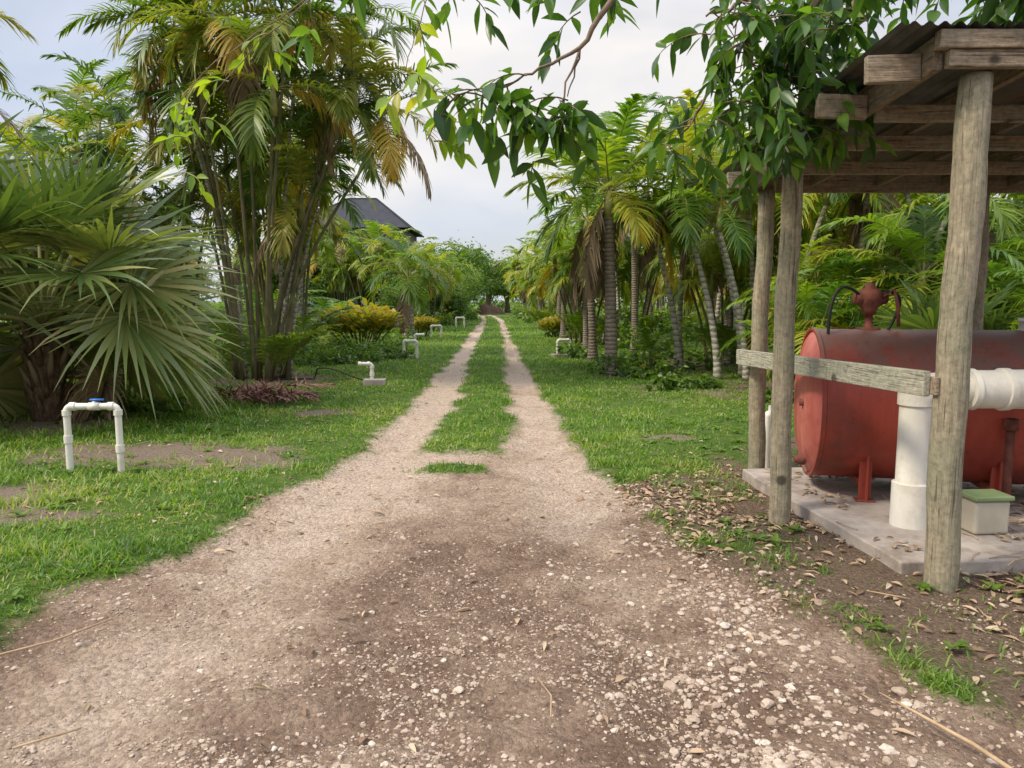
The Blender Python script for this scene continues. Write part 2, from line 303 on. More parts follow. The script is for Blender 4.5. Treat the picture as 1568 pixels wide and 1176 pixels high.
# ---------------------------------------------------------------- pebbles
def icos(sub):
    bm=bmesh.new(); bmesh.ops.create_icosphere(bm,subdivisions=sub,radius=1); v=np.array([a.co[:] for a in bm.verts]); f=np.array([[q.index for q in a.verts] for a in bm.faces]); bm.free()
    return v,np.concatenate([f,f[:,2:]],1)
def stones(mb,P,R,sub,seed):
    r=RS(seed); V0,F0=icos(sub); n=len(P); k=len(V0)
    V=V0[None]*(1+.28*r.randn(n,k,1)*(1 if sub==1 else .5))
    sc=R[:,None]*np.stack([.8+.5*r.rand(n),.7+.4*r.rand(n),.45+.3*r.rand(n)],-1); V=V*sc[:,None]
    a=r.rand(n)*2*PI; c,s_=np.cos(a)[:,None],np.sin(a)[:,None]
    V=np.stack([V[...,0]*c-V[...,1]*s_,V[...,0]*s_+V[...,1]*c,V[...,2]],-1)+P[:,None]
    F=(F0[None]+np.arange(n)[:,None,None]*k).reshape(-1,4)
    mb.add(V.reshape(-1,3),F,0,np.repeat(np.clip(r.rand(n)*.75+.06+.15*(R>.014),0,1),k))
n=120000; yy=2.1+rg.rand(n)**1.5*9; xx=(rg.rand(n)*2-1)*.9*(yy+.5)
d,l,s=fields(xx,yy)
tn_=tone(xx,yy)
wt=np.where(d>0,.22+.6*(1-tn_),0)+np.where((l>0)&(d<=0),.3,0)
wt+=.95*np.exp(-((xx-I(yy,[2,3.2,4.2,5.5,7],[1.2,1.05,1.0,1.05,.85]))/.4)**2)*(d>-.1)
wt*=.25+1.5*(vnoise(xx,yy,2.5,30)>.48)*vnoise(xx,yy,7,31)*1.5
wt=np.where((xx>2.1)&(yy>4.15),0,wt)
k=rg.rand(n)<wt; xx=xx[k];yy=yy[k]; n=len(xx)
R=.0028+.008*rg.rand(n)**2.6+(rg.rand(n)<.04)*.011*rg.rand(n)
edge=np.exp(-((xx-1.1)/.5)**2)*(yy>2.4)*(yy<8)
R*=1+edge*.95*rg.rand(n)
st=MB(); P=np.stack([xx,yy,hgt(xx,yy)+R*.05],-1)
big=R>.0105
stones(st,P[~big],R[~big],1,1); stones(st,P[big],R[big],2,2)
xx=rg.normal(1.1,.38,90); yy=2.7+rg.rand(90)*4.2; R=.014+.018*rg.rand(90)**2
stones(st,np.stack([xx,yy,hgt(xx,yy)+R*.1],-1),R,2,3)
st.obj('gravel',[M['stone']],smooth=False)
# ---------------------------------------------------------------- leaf litter
n=17000; yy=2.3+rg.rand(n)*7; xx=.9+rg.rand(n)*5.2; d,l,s=fields(xx,yy)
cen=np.exp(-((yy-(5.0-.5*(xx-2)))/1.1)**2)
w=np.where(l>-.1,.07+.6*cen,0)*np.where(d>.05,.12,1)*(.3+1.2*(vnoise(xx,yy,2.5,40)>.42)); w=np.where((xx>2.2)&(yy>4.3)&(yy<6.8),.28*(vnoise(xx,yy,1.8,43)>.42),w)
k=rg.rand(n)<w; xx=xx[k]; yy=yy[k]
x2=-8+rg.rand(700)*7; y2=4.5+rg.rand(700)*12; x3=(rg.rand(140)*2-1)*2.2; y3=2.4+rg.rand(140)*6; xx=np.concatenate([xx,x2,x3]); yy=np.concatenate([yy,y2,y3]); n=len(xx)
zz=np.where((xx>2.25)&(yy>4.3)&(yy<6.55)&(xx<5.4),.092,hgt(xx,yy)+.006)
az=rg.rand(n)*2*PI; D=norm(np.stack([np.cos(az),np.sin(az),.05+.35*rg.rand(n)],-1)); S=norm(np.stack([-np.sin(az),np.cos(az),rg.randn(n)*.35],-1))
lt=MB(); blades(lt,np.stack([xx,yy,zz+.004],-1),D,S,.04+.055*rg.rand(n),.016+.018*rg.rand(n),.25,[.1,.8,1,.7,.05],0,rg.rand(n),fold=.5)
lt.obj('leaf_litter',[M['litter']])

# ---------------------------------------------------------------- palms
SEG=[(.7,1,.75,.04)]
def frond(mb,base,az,elev,length,n,ll,lw,curve,ml=0,mr=2,r0=.5,droop=.35,vang=.35,s0=.18,rr=.014,R=rg,jit=.12):
    k=15; s=np.linspace(0,1,k); e=elev-curve*s**1.25; azs=az+R.randn()*.18*s**2*2
    h=np.stack([np.cos(azs),np.sin(azs),np.zeros(k)],-1); T=h*np.cos(e)[:,None]+np.array([0,0,1.])*np.sin(e)[:,None]
    P=np.array(base)+np.concatenate([np.zeros((1,3)),np.cumsum((T[1:]+T[:-1])/2*length/(k-1),axis=0)])
    tube(mb,P[::2],rr*(1-.85*s[::2]),4,mr,r0,False)
    q=np.linspace(s0,1,n); Pp=np.stack([np.interp(q,s,P[:,i]) for i in range(3)],-1); Tt=norm(np.stack([np.interp(q,s,T[:,i]) for i in range(3)],-1))
    side=norm(np.cross(Tt,[0,0,1.])+1e-6); Nn=np.cross(side,Tt); qq=(q-s0)/(1-s0)
    al=np.interp(qq,[0,.5,1],[1.2,1.0,.35]); env=np.interp(qq,[0,.12,.4,.75,1],[.45,.8,1,.75,.35])
    for sg in(-1,1):
        a=al+R.randn(n)*jit; vv=vang+R.randn(n)*jit*1.3
        D=norm(Tt*np.cos(a)[:,None]+side*(sg*np.sin(a)*np.cos(vv))[:,None]+Nn*(np.sin(a)*np.sin(vv))[:,None])
        S=norm(Tt-D*np.sum(Tt*D,-1,keepdims=True)+Nn*.3)
        blades(mb,Pp,D,S,ll*env*(1+.1*R.randn(n)),lw,droop*(.7+.6*R.rand(n)),SEG[0],ml,np.clip(r0+.1*R.randn(n),0,1))
def stem(mb,b,top,r0,r1,m=1,bulge=0,k=14,nseg=8):
    b=np.array(b,float);t=np.array(top,float); s=np.linspace(0,1,k)[:,None]; dv=t-b
    P=b+np.concatenate([dv[:2]*s**1.6,dv[2:]*s],1); r=r0+(r1-r0)*s[:,0]; r=r+bulge*np.exp(-(s[:,0]/.1)**2)
    tube(mb,P,r*(1+.04*np.sin(np.arange(k)*2.3)),nseg,m); return norm(P[-1]-P[-2])
def crown(mb,top,nf,fl,ll,lw,seed,emax=1.35,emin=-.25,curve=1.2,ml=0,nl=34,dead=0,gold=0,droop=.4,rbase=.45,vang=.35,rr=.014,shaft=.0):
    R=RS(seed); top=np.array(top)
    if shaft:
        tube(mb,[top-[0,0,.02],top+[0,0,shaft*.3],top+[0,0,shaft]],[.07*rr/.014,.085*rr/.014,.035],8,2)
        top=top+np.array([0,0,shaft*.85])
    for i in range(nf):
        f=i/max(nf-1,1); az=i*2.399+R.randn()*.25; e=emax+(emin-emax)*f+R.randn()*.12
        frond(mb,top,az,e,fl*(.75+.25*math.sin(PI*min(1,f*.8+.25)))*(1+.08*R.randn()),nl,ll,lw,curve*(.8+.4*R.rand()),ml,2,float(np.clip(rbase+.22*R.randn()+.2*f,0,1)),droop,vang,R=R,rr=rr)
    for i in range(dead): frond(mb,top,R.rand()*6.28,-.5-.5*R.rand(),fl*.8,nl,ll*.8,lw,.9,3,3,R.rand(),.8,0,R=R,rr=rr)
    for i in range(gold): frond(mb,top,R.rand()*6.28,.1-.5*R.rand(),fl*.9,nl,ll,lw,1.4,4,4,R.rand(),.6,.1,R=R,rr=rr)
PM=lambda leaf:[M[leaf],M['stem'],M['rach'],M['dead'],M['gold'],M['trunk'],M['trunkw'],M['fiber']]
def areca(seed,H,ns,spread,extra=None,fl=2.0,leaf='palm',nf=8,nl=34,lw=.045,ll=.5,gold=.2,rbase=.38,base=14,bfl=1.6,hmin=.45,sr=.042):
    R=RS(seed); mb=MB(); st=[]
    for i in range(ns):
        a=i*2.399+R.randn()*.3; rb=.15+.5*math.sqrt(R.rand()); hh=H*(hmin+(1-hmin)*R.rand()); ln=spread*(.3+.7*R.rand())*(hh/H)
        st.append(((math.cos(a)*rb,math.sin(a)*rb,0),(math.cos(a)*(rb+ln),math.sin(a)*(rb+ln),hh)))
    for e in (extra or []): st.append(e)
    for i,(b,t) in enumerate(st):
        stem(mb,b,t,sr,sr*.7,1 if R.rand()<.8 else 6,.02)
        crown(mb,t,nf,fl*(.8+.3*R.rand()),ll,lw,seed*50+i,1.4,-.15,1.45,0,nl,dead=int(R.rand()<.35),gold=int(R.rand()<gold),droop=.5,rbase=rbase,vang=.45,shaft=.55,rr=.0125)
    for i in range(base):
        a=R.rand()*6.28; frond(mb,(math.cos(a)*.5,math.sin(a)*.5,.1),a,1.25,bfl*(.8+.4*R.rand()),26,.42,.045,1.1,0,2,.3+.3*R.rand(),.4,R=R)
    return mb.mesh('areca_palm_mesh%d'%seed,PM(leaf))
def single(seed,H,r0,r1,nf,fl,leaf='palm',tm=5,lean=(0,0),dead=2,gold=1,shaft=.5,ll=.5,lw=.05,curve=1.3,rbase=.45,nl=36,bulge=.06,emin=-.3,rr=.02):
    mb=MB(); t=(lean[0],lean[1],H); stem(mb,(0,0,-.05),t,r0,r1,tm,bulge,20,14)
    crown(mb,t,nf,fl,ll,lw,seed,1.5,emin,curve,0,nl,dead,gold,.45,rbase,.4,rr,shaft)
    return mb.mesh('palm_mesh%d'%seed,PM(leaf))
def fanleaf(mb,base,az,elev,pet,br,R,r0,ml=0,nseg=34,A=2.3,bend=.5,dtip=.14,curve=.4,mr=2):
    k=8; s=np.linspace(0,1,k); e=elev-curve*s; h=np.array([math.cos(az),math.sin(az),0]); T=h*np.cos(e)[:,None]+np.array([0,0,1.])*np.sin(e)[:,None]
    P=np.array(base)+np.concatenate([np.zeros((1,3)),np.cumsum((T[1:]+T[:-1])/2*pet/(k-1),axis=0)])
    tube(mb,P,np.linspace(.030,.018,k)*min(1,pet),6,mr,.7,False)
    e2=e[-1]-bend; T2=h*math.cos(e2)+np.array([0,0,1.])*math.sin(e2); side=norm(np.cross(T2,[0,0,1.])+1e-6); roll=R.randn()*.4
    N2=np.cross(side,T2); side,N2=side*math.cos(roll)+N2*math.sin(roll),N2*math.cos(roll)-side*math.sin(roll)
    a=np.linspace(-A,A,nseg)+R.randn(nseg)*.010
    D=norm(T2*np.cos(a)[:,None]+side*np.sin(a)[:,None]+N2*(.10+.22*np.abs(np.sin(a)))[:,None]+R.randn(nseg,3)*.010)
    S=-T2*np.sin(a)[:,None]+side*np.cos(a)[:,None]; alt=np.where(np.arange(nseg)%2==0,1,-1)[:,None]; S=norm(S+N2*.5*alt)
    L=br*(1-.25*(a/A)**2)*(1+.05*R.randn(nseg)); W=2*L*.5*math.tan(2*A/nseg/2)*1.15
    blades(mb,np.repeat(P[-1:],nseg,0),D,S,L,W,dtip*(.2+1.6*R.rand(nseg)),[.03,.38,.72,.90,.55,.28,.03],ml,np.clip(r0+.16*R.randn(nseg)+.25*(np.abs(a)/A)**2,0,1),pw=3.5)
def fanpalm(seed,th,tr,nl,pet,br,dead=4,nseg=34,elow=-.15,deadaz=None,skip=None):
    R=RS(seed); mb=MB()
    tube(mb,[(0,0,-.05),(0,0,th*.3),(0,0,th*.7),(0,0,th)],[tr*1.25,tr*1.05,tr,tr*.7],14,7)
    for i in range(36):
        a=i*2.399; zz=th*(.05+.95*i/36); tube(mb,[(math.cos(a)*tr*.8,math.sin(a)*tr*.8,zz-.1),(math.cos(a)*tr*1.15,math.sin(a)*tr*1.15,zz+.05),(math.cos(a)*tr*1.6,math.sin(a)*tr*1.6,zz+.25)],[.05,.045,.02],5,7 if i%3 else 3)
    for i in range(nl):
        f=i/(nl-1); az=i*2.399+R.randn()*.2
        if skip is not None and f>.6 and abs((az-skip+PI)%(2*PI)-PI)<.5: continue
        fanleaf(mb,(0,0,th),az,1.45+(elow-1.45)*f+R.randn()*.08,pet*(.85+.3*R.rand()),br*(.9+.2*R.rand()),R,float(np.clip(.15+.3*R.rand()+.4*f,0,1)),0,nseg,bend=.10+.65*f)
    for i in range(dead): fanleaf(mb,(0,0,th*.9),(R.rand()*6.28 if deadaz is None else deadaz+R.randn()*.35),-.35-.3*R.rand(),pet*.7,br*.65,R,.6+.4*R.rand(),3,nseg,bend=.8,dtip=.4,mr=3)
    return mb.mesh('fan_palm_mesh%d'%seed,PM('fan'))

put('fan_palm',fanpalm(11,1.3,.19,38,1.4,1.5,3,46,elow=-.2,deadaz=-.1,skip=-1.25),loc=(-6.25,9.9,0))
mfan=fanpalm(12,.5,.13,17,.9,1.0,2,36)
put('fan_palm',mfan,loc=(-9.0,11.0,0),rz=1,sc=2.1)
put('fan_palm',mfan,loc=(6.2,10.4,0),rz=2,sc=.95)
put('fan_palm',mfan,loc=(9.6,12.2,0),rz=4,sc=1.1)
A1=areca(21,6.8,19,1.9,[((.3,-.1,0),(2.65,-.3,4.7)),((.2,.2,0),(1.9,.4,5.6)),((.3,.3,0),(1.2,-.5,6.9)),((.25,-.3,0),(2.2,-.6,5.2)),((-.3,0,0),(-1.6,-.2,6.5))],2.1,sr=.038,gold=.3,rbase=.33)
put('areca_palm',A1,loc=(-5.2,15.2,0))
SEG[0]=(.8,.95,.04)
A2=areca(22,6.0,12,1.4,None,2.0,nl=28,lw=.055)
A3=areca(23,3.4,8,1.0,None,1.9,'palmy',8,28,lw=.055)
A4=areca(24,4.6,9,1.3,None,2.0,'palmy',nl=26,lw=.06)
SEG[0]=(.7,1,.75,.04)
A5=areca(25,1.9,7,.9,None,2.1,'palmy',8,32,lw=.045,gold=0,rbase=.3,base=22,bfl=2.2,hmin=.3)
put('areca_palm',A2,loc=(-8.4,18.0,0),rz=1)
put('areca_palm',A2,loc=(-6.6,21.5,0),rz=3,sc=1.08)
put('areca_palm',A4,loc=(-10.8,15.5,0),rz=2,sc=.95)
S1=single(31,3.2,.13,.10,20,2.5,'palmy',5,(-.1,0),2,1,.6,.6,.06,1.0,.2)
SEG[0]=(.8,.95,.04)
S2=single(32,3.6,.12,.09,13,2.1,'palmy',5,(.2,.1),2,1,.5,nl=30,lw=.055,rbase=.3)
S3=single(33,4.6,.07,.05,11,1.9,'palmy',6,(.5,.1),1,1,.6,.5,.055,nl=30,rr=.014)
S4=single(34,5.6,.14,.1,16,2.6,'palm',5,(.1,.2),2,0,.6,.6,.055,1.4)
S5=single(35,.5,.12,.1,15,2.6,'palmy',5,(0,0),1,0,.2,.5,.055,1.2,.3,nl=32)
S6=single(36,1.6,.2,.12,17,2.2,'palm',6,(0,0),1,0,.5,.55,.05,1.9,.55,emin=.1)
S7=single(37,4.3,.14,.1,14,2.4,'dead',5,(0,0),4,0,.2,.55,.05,1.5)
S8=single(38,3.3,.075,.045,10,1.8,'palmy',6,(-.75,.1),1,0,.5,.5,.05,1.3,.3,nl=30,bulge=.02,rr=.013)
put('ringed_palm_tree',S1,loc=(2.15,16.,0),rz=.3,sc=1.05)
put('ringed_palm_tree',S2,loc=(2.15,19.6,0),rz=2.4,sc=.92)
put('feather_palm_tree',S4,loc=(-10.3,12.6,0),rz=2.3,sc=1.05)
put('feather_palm_tree',S7,loc=(-10.1,12.0,0),rz=.3,sc=.95)
put('feather_palm_tree',S4,loc=(-12.2,21,0),rz=.3,sc=1.0)
put('bottle_palm_tree',S6,loc=(-4.3,31,0),rz=.3,sc=1.25)
for px,py,rz,sc in ((4.25,15.2,0,1.),(4.75,14.9,.3,.9),(5.3,14.6,3.3,1.05),(3.9,17.2,.2,1.1),(4.9,15.6,-.3,1.15),(6.4,12.4,2.6,.9),(8.2,14.4,.4,1.1)): put('slender_palm_tree',S8,loc=(px,py,0),rz=rz,sc=sc)
put('slender_palm_tree',S3,loc=(5.9,21.5,0),rz=.3,sc=1.0)
put('slender_palm_tree',S3,loc=(6.5,21.8,0),rz=2.8,sc=.95)
put('slender_palm_tree',S3,loc=(5.6,17.0,0),rz=3.4,sc=.92)
for i,(px,py,me,nmx,sc) in enumerate([(2.5,25,S1,'ringed_palm_tree',.8),(2.9,28,A3,'areca_palm',1.1),(2.2,32,S1,'ringed_palm_tree',.9),(2.3,37,S2,'ringed_palm_tree',1.),(2.1,43,A3,'areca_palm',1.),(1.9,50,S1,'ringed_palm_tree',1.),(1.9,58,A4,'areca_palm',1.),(1.6,69,A4,'areca_palm',1.),
    (4.4,19.5,S3,'slender_palm_tree',1.1),(3.9,23.5,S4,'feather_palm_tree',.8),(4.1,26,A4,'areca_palm',1.),(3.3,17.5,S5,'young_palm',.45),
    (6.9,12.6,A5,'areca_palm',1.),(8.9,13.3,A5,'areca_palm',1.15),(5.4,12.4,A5,'areca_palm',.75),(10.8,13.2,A5,'areca_palm',1.2),(12.,15.5,A3,'areca_palm',1.1),(7.9,10.2,A5,'areca_palm',.85),(5.9,9.4,S5,'young_palm',.6),(9.9,10.2,A5,'areca_palm',.95),(4.9,10.6,S5,'young_palm',.42),
    (7.2,16.6,A3,'areca_palm',1.1),(10.,18.,A4,'areca_palm',1.1),(5.6,19.,A3,'areca_palm',.95),
    (-4.4,40,A4,'areca_palm',.8),(-6.6,27,S5,'young_palm',.8),(-8.3,25,S5,'young_palm',1.),(-8.2,43,A4,'areca_palm',1.1),(-10.2,45,A2,'areca_palm',.85),(-6.6,46,A3,'areca_palm',1.1)]):
    put(nmx,me,loc=(px,py,0),rz=i*1.7,sc=sc)
pts=[]; R=RS(77)
pool=[(A2,'areca_palm'),(A3,'areca_palm'),(A4,'areca_palm'),(S1,'ringed_palm_tree'),(S2,'ringed_palm_tree'),(S3,'slender_palm_tree'),(S5,'young_palm'),(S5,'young_palm'),(S2,'ringed_palm_tree')]
tries=0
while len(pts)<80 and tries<6000:
    tries+=1; py=14+56*R.rand()**1.15; right=R.rand()<.55
    px=(I(py,[14,30,60],[4.8,4.0,3.4])+R.rand()*(6+py*.40)) if right else (I(py,[14,22,30,60],[-9,-8,-6.5,-5])-R.rand()*(6+py*.4))
    if not right and 36<py<62 and -15<px<-5 : continue
    if not right and py<20 and px>-11: continue
    if right and py<18 and px<6: continue
    if any((px-a)**2+(py-b)**2<(1.8+.03*py)**2 for a,b in pts): continue
    pts.append((px,py)); me,nx_=pool[R.randint(len(pool))]
    if right and me is A2: me=A4
    sc=(.75+.35*R.rand())
    if not right and me is A2: sc*=.9
    if not right and py>28: sc*=.8
    put(nx_,me,loc=(px,py,0),rz=R.rand()*6.28,sc=sc)

# ---------------------------------------------------------------- broadleaf
def cloud(mb,C,rad,n,size,m=0,R=rg,clumps=30,cr=.25,asp=.45,rb=.4,up=.2):
    C=np.array(C,float); rad=np.array(rad,float)
    q=norm(R.randn(clumps,3))*(.45+.55*R.rand(clumps,1)**.5); q=q*rad+C
    crd=cr*rad.mean()*(.6+.8*R.rand(clumps)); lightc=R.rand(clumps)
    i=R.randint(clumps,size=n); o_=R.randn(n,3)*.55; P=q[i]+o_*crd[i][:,None]; P[:,2]=np.maximum(P[:,2],.04)
    D=norm(norm(P-C)*.6+R.randn(n,3)*.6+np.array([0,0,up])); S=norm(np.cross(D,R.randn(n,3)))
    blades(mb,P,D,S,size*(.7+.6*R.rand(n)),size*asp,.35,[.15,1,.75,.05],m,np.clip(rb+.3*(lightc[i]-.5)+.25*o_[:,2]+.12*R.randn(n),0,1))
def broadtree(seed,H,W,size,n=9000,leaf='bush'):
    R=RS(seed); mb=MB(); tube(mb,[(0,0,0),(.1,0,H*.25),(0,.1,H*.5),(.1,0,H*.8)],[W*.07,W*.05,W*.035,.02],8,1)
    for i in range(9):
        a=i*2.4; z0=H*(.25+.05*i); tube(mb,[(0,0,z0),(math.cos(a)*W*.2,math.sin(a)*W*.2,z0+H*.12),(math.cos(a)*W*.4,math.sin(a)*W*.4,z0+H*.2)],[W*.03,W*.02,.015],6,1)
    for i in range(7):
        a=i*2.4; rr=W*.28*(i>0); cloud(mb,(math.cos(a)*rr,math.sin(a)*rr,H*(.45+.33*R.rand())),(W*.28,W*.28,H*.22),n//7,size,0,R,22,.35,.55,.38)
    return mb.mesh('tree_mesh%d'%seed,[M[leaf],M['bark']])
B1=broadtree(41,7,6,.24); B2=broadtree(42,5,4.5,.2,8000); 
for i,(px,py,me,sc) in enumerate([(-6.5,88,B1,1.35),(-3.2,100,B1,1.25),(-.6,104,B1,1.1),(-11,90,B1,1.1),(-5.6,72,B2,1.15),(-4.6,58,B2,.8),(-7.2,64,B2,1.1),(-6.2,48,B2,.85),(-15,70,B1,1.),(-20,60,B2,1.2),(4.5,82,B1,.95),(1.9,112,B1,1.2),(8,75,B1,1.),(14,70,B1,1.1),(-8,112,B1,1.3),(6,110,B1,1.2),(-26,55,B1,1.),(22,60,B1,1.1),(-4.3,50,B2,.6),
      (-8.6,49.5,B1,.86),(-11.8,49.5,B1,.9),(-6.2,53,B2,1.1),(-15.5,50,B1,.95),(-5.6,38,B2,.55)]):
    put('broadleaf_tree',me,loc=(px,py,0),rz=i*1.3,sc=sc)
und=MB(); R=RS(5)
for i in range(150):
    py=15+55*R.rand()**1.2; right=R.rand()<.55
    px=(I(py,[15,30,60],[3.6,2.9,1.6])+R.rand()**1.3*(4+py*.4)) if right else (I(py,[15,20,30,60],[-7.5,-6.,-5.2,-4.])-R.rand()**1.3*(4+py*.4))
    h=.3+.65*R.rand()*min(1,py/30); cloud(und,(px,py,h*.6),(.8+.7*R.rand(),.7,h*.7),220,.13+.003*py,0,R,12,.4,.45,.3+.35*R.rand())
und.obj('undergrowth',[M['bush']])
tl=MB()
for i in range(75):
    px=-95+i*2.6+R.randn(); py=84+R.randn()*3-.25*abs(px)*.6
    if -9<px<2: py+=40
    h=3.0+2.2*R.rand(); cloud(tl,(px,py,h*.8),(3.,2.,h),480,.5,0,R,26,.32,.5,.3+.3*R.rand())
tl.obj('distant_tree_line',[M['bush']])
gc=MB()
for cx,cy,w,h in [(-5.6,18.6,1.2,.32),(-4.2,19.4,1.0,.3),(-3.4,20.6,.7,.28),(-4.8,21,1.,.35),(-4.,23.,.8,.3),(3.4,13.6,.4,.16),(4.2,11.6,.35,.15),(2.7,13.2,.3,.2),(1.8,21,.5,.3),(3.,15.3,.5,.2),(6.3,12.,.8,.2),(2.2,15.9,.5,.35),(-7.4,8.8,.7,.18),(-5.4,10.4,.7,.2)]:
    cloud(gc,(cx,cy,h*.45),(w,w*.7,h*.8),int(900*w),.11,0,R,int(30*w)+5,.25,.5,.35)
for i in range(170):
    if i<90: cx,cy=-2.6-R.rand()*4,3.6+R.rand()*7
    else: cx,cy=1.3+R.rand()*2.2,3.0+R.rand()*7
    if fields(cx,cy)[0]>-.05: continue
    if 2<cx and 4<cy<7: continue
    nn=9; a=R.rand(nn)*6.28; D=norm(np.stack([np.cos(a),np.sin(a),.3+.6*R.rand(nn)],-1)); S=norm(np.cross(D,[0,0,1.]))
    blades(gc,np.repeat([[cx,cy,.01]],nn,0),D,S,.05+.07*R.rand(nn),.03,.3,[.15,.8,1,.7,.05],0,.4+.4*R.rand(nn),fold=.3)
gc.obj('ground_cover_plants',[M['bush']])
cr=MB()
for i in range(26):
    a=i*2.4; rr=.15+.9*math.sqrt(i/26); P0=np.array([math.cos(a)*rr,math.sin(a)*rr*.8,.0]); n=16
    tube(cr,[P0*.4,P0*.8+[0,0,.5],P0+[0,0,1.0-.3*rr]],[.02,.015,.008],5,1)
    zz=np.linspace(.35,1.15-.35*rr,n); th=np.arange(n)*2.4; P=np.stack([P0[0]*(.6+.4*zz),P0[1]*(.6+.4*zz),zz],-1)
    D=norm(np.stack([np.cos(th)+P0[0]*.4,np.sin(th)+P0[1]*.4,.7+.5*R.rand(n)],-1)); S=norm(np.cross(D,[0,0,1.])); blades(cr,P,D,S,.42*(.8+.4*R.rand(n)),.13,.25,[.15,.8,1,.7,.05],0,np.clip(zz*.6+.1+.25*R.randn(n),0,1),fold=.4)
cm=cr.mesh('croton_mesh',[M['croton'],M['bark']])
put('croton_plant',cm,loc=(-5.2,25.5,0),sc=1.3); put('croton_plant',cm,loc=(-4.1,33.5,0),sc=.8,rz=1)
put('croton_plant',cm,loc=(1.9,33,0),sc=.8,rz=2)
# ---------------------------------------------------------------- overhanging tree
tr=MB(); R=RS(99)
tube(tr,[(6.6,3.2,-.1),(6.5,3.2,1.2),(6.3,3.3,2.6),(6.0,3.5,3.6),(5.4,3.8,4.4)],[.27,.21,.19,.16,.13],14,1)
def limb(pts,r0,r1,n=18,wob=.04,pw=1.):
    pts=np.array(pts,float); t=np.linspace(0,1,len(pts)); q=np.linspace(0,1,n)
    c=np.stack([np.interp(q,t,pts[:,i]) for i in range(3)],-1)
    for _ in range(2): c[1:-1]=(c[:-2]+2*c[1:-1]+c[2:])/4
    c[1:-1]+=R.randn(n-2,3)*wob*.3
    tube(tr,c,r1+(r0-r1)*(1-q)**pw,7,1); return c
def twig(p,az,el,ln,nl=9,ml=0,ls=.15,lw=.055,rb=.4,droop=1.2,dn=.25):
    k=7; s=np.linspace(0,1,k); e=el-droop*s; h=np.array([math.cos(az),math.sin(az),0]); T=h*np.cos(e)[:,None]+np.array([0,0,1.])*np.sin(e)[:,None]
    P=np.array(p)+np.concatenate([np.zeros((1,3)),np.cumsum(T[1:]*ln/(k-1),axis=0)]); tube(tr,P,np.linspace(.005,.002,k),4,1 if ml==0 else 3,.5,False)
    q=np.linspace(.2,1,nl); Pp=np.stack([np.interp(q,s,P[:,i]) for i in range(3)],-1); Tt=norm(np.stack([np.interp(q,s,T[:,i]) for i in range(3)],-1))
    th=np.arange(nl)*2.4+R.rand()*6; sd=norm(np.cross(Tt,[.3,.2,1.])); nn=np.cross(sd,Tt)
    D=norm(Tt*.5+sd*np.cos(th)[:,None]*.8+nn*np.sin(th)[:,None]*.6+np.array([0,0,-dn])+R.randn(nl,3)*.22)
    S=norm(np.cross(D,np.array([0,0,1.])+R.randn(nl,3)*.6))
    blades(tr,Pp,D,S,ls*(.65+.5*R.rand(nl)),lw*(.8+.4*R.rand(nl)),.3,[.08,.65,1,.92,.55,.04],ml,np.clip(rb+.28*R.randn(nl),0,1),fold=.35)
def leafy(c,f0,n,rad,ml=0,ln=.30,nl=8,rb=.42,down=.15,ls=.15,lw=.058):
    for i in range(n):
        f=f0+(1-f0)*R.rand(); j=f*(len(c)-1); a=int(min(j,len(c)-2)); p=c[a]+(c[a+1]-c[a])*(j-a)
        o_=R.randn(3)*rad*np.array([1,1,.6]); pe=p+o_; pe[2]-=down*R.rand()
        if np.linalg.norm(o_)>.08: tube(tr,[p,(p+pe)/2+[0,0,.03],pe],[.006,.004,.003],4,1,.5,False)
        twig(pe,R.rand()*6.28,.5-.7*R.rand(),ln*(.6+.7*R.rand()),nl,ml,ls,lw,rb)
main=limb([(5.4,3.8,4.4),(4.2,4.3,4.45),(3.,4.7,4.35),(2.1,4.9,3.85),(1.75,5.0,3.1),(1.6,5.0,2.75)],.12,.010,26,pw=1.6)
leafy(main,.3,20,.22)
leafy(main,.62,42,.20,down=.3)
lb=limb([(3.,4.7,4.3),(2.4,4.9,3.8),(2.0,5.0,3.4),(1.75,5.1,3.05)],.03,.008); leafy(lb,.2,28,.18)
lb2=limb([(2.1,4.9,3.85),(2.05,4.6,3.5),(2.0,4.5,3.3),(1.82,4.4,3.12)],.02,.006); leafy(lb2,.2,18,.13,down=.05)
lc=limb([(2.1,4.9,3.85),(1.55,5.0,3.35),(1.3,5.0,2.95),(1.12,5.05,2.7)],.02,.006); leafy(lc,.15,20,.11)
ld=limb([(2.1,4.9,3.85),(1.6,4.9,3.5),(1.35,4.8,3.4),(1.2,4.8,3.35)],.02,.006); leafy(ld,.2,14,.12)
le=limb([(4.2,4.3,4.45),(3.6,4.1,3.7),(3.,3.95,3.38),(2.3,3.9,3.22)],.04,.008); leafy(le,.2,50,.14,down=.0,ln=.22)
lf=limb([(4.4,4.6,4.4),(4.2,4.4,3.6),(3.6,4.2,3.36),(2.9,4.2,3.28)],.04,.008); leafy(lf,.3,40,.14,down=.0,ln=.22)
b0=limb([(5.0,3.9,4.5),(3.,3.9,4.75),(1.4,4.0,4.1),(.55,4.1,3.22),(.36,4.1,2.93),(.08,4.1,2.8),(-.14,4.1,2.68)],.06,.005,34,.02,pw=1.9)
leafy(b0,.78,4,.03,down=.06,ls=.16,lw=.068,nl=6); leafy(b0,.88,8,.05,rb=.5,down=.08,ls=.16,lw=.068,nl=6)
c1=limb([(.36,4.1,2.93),(.3,4.1,2.75),(.2,4.1,2.55),(.14,4.1,2.42)],.007,.003,10,.02); leafy(c1,.1,8,.035,ln=.22,ls=.16,lw=.065,nl=6)
c2=limb([(.36,4.1,2.93),(.33,4.15,2.8),(.3,4.15,2.7)],.006,.003,8,.02); leafy(c2,.2,3,.04,ls=.16,lw=.065)
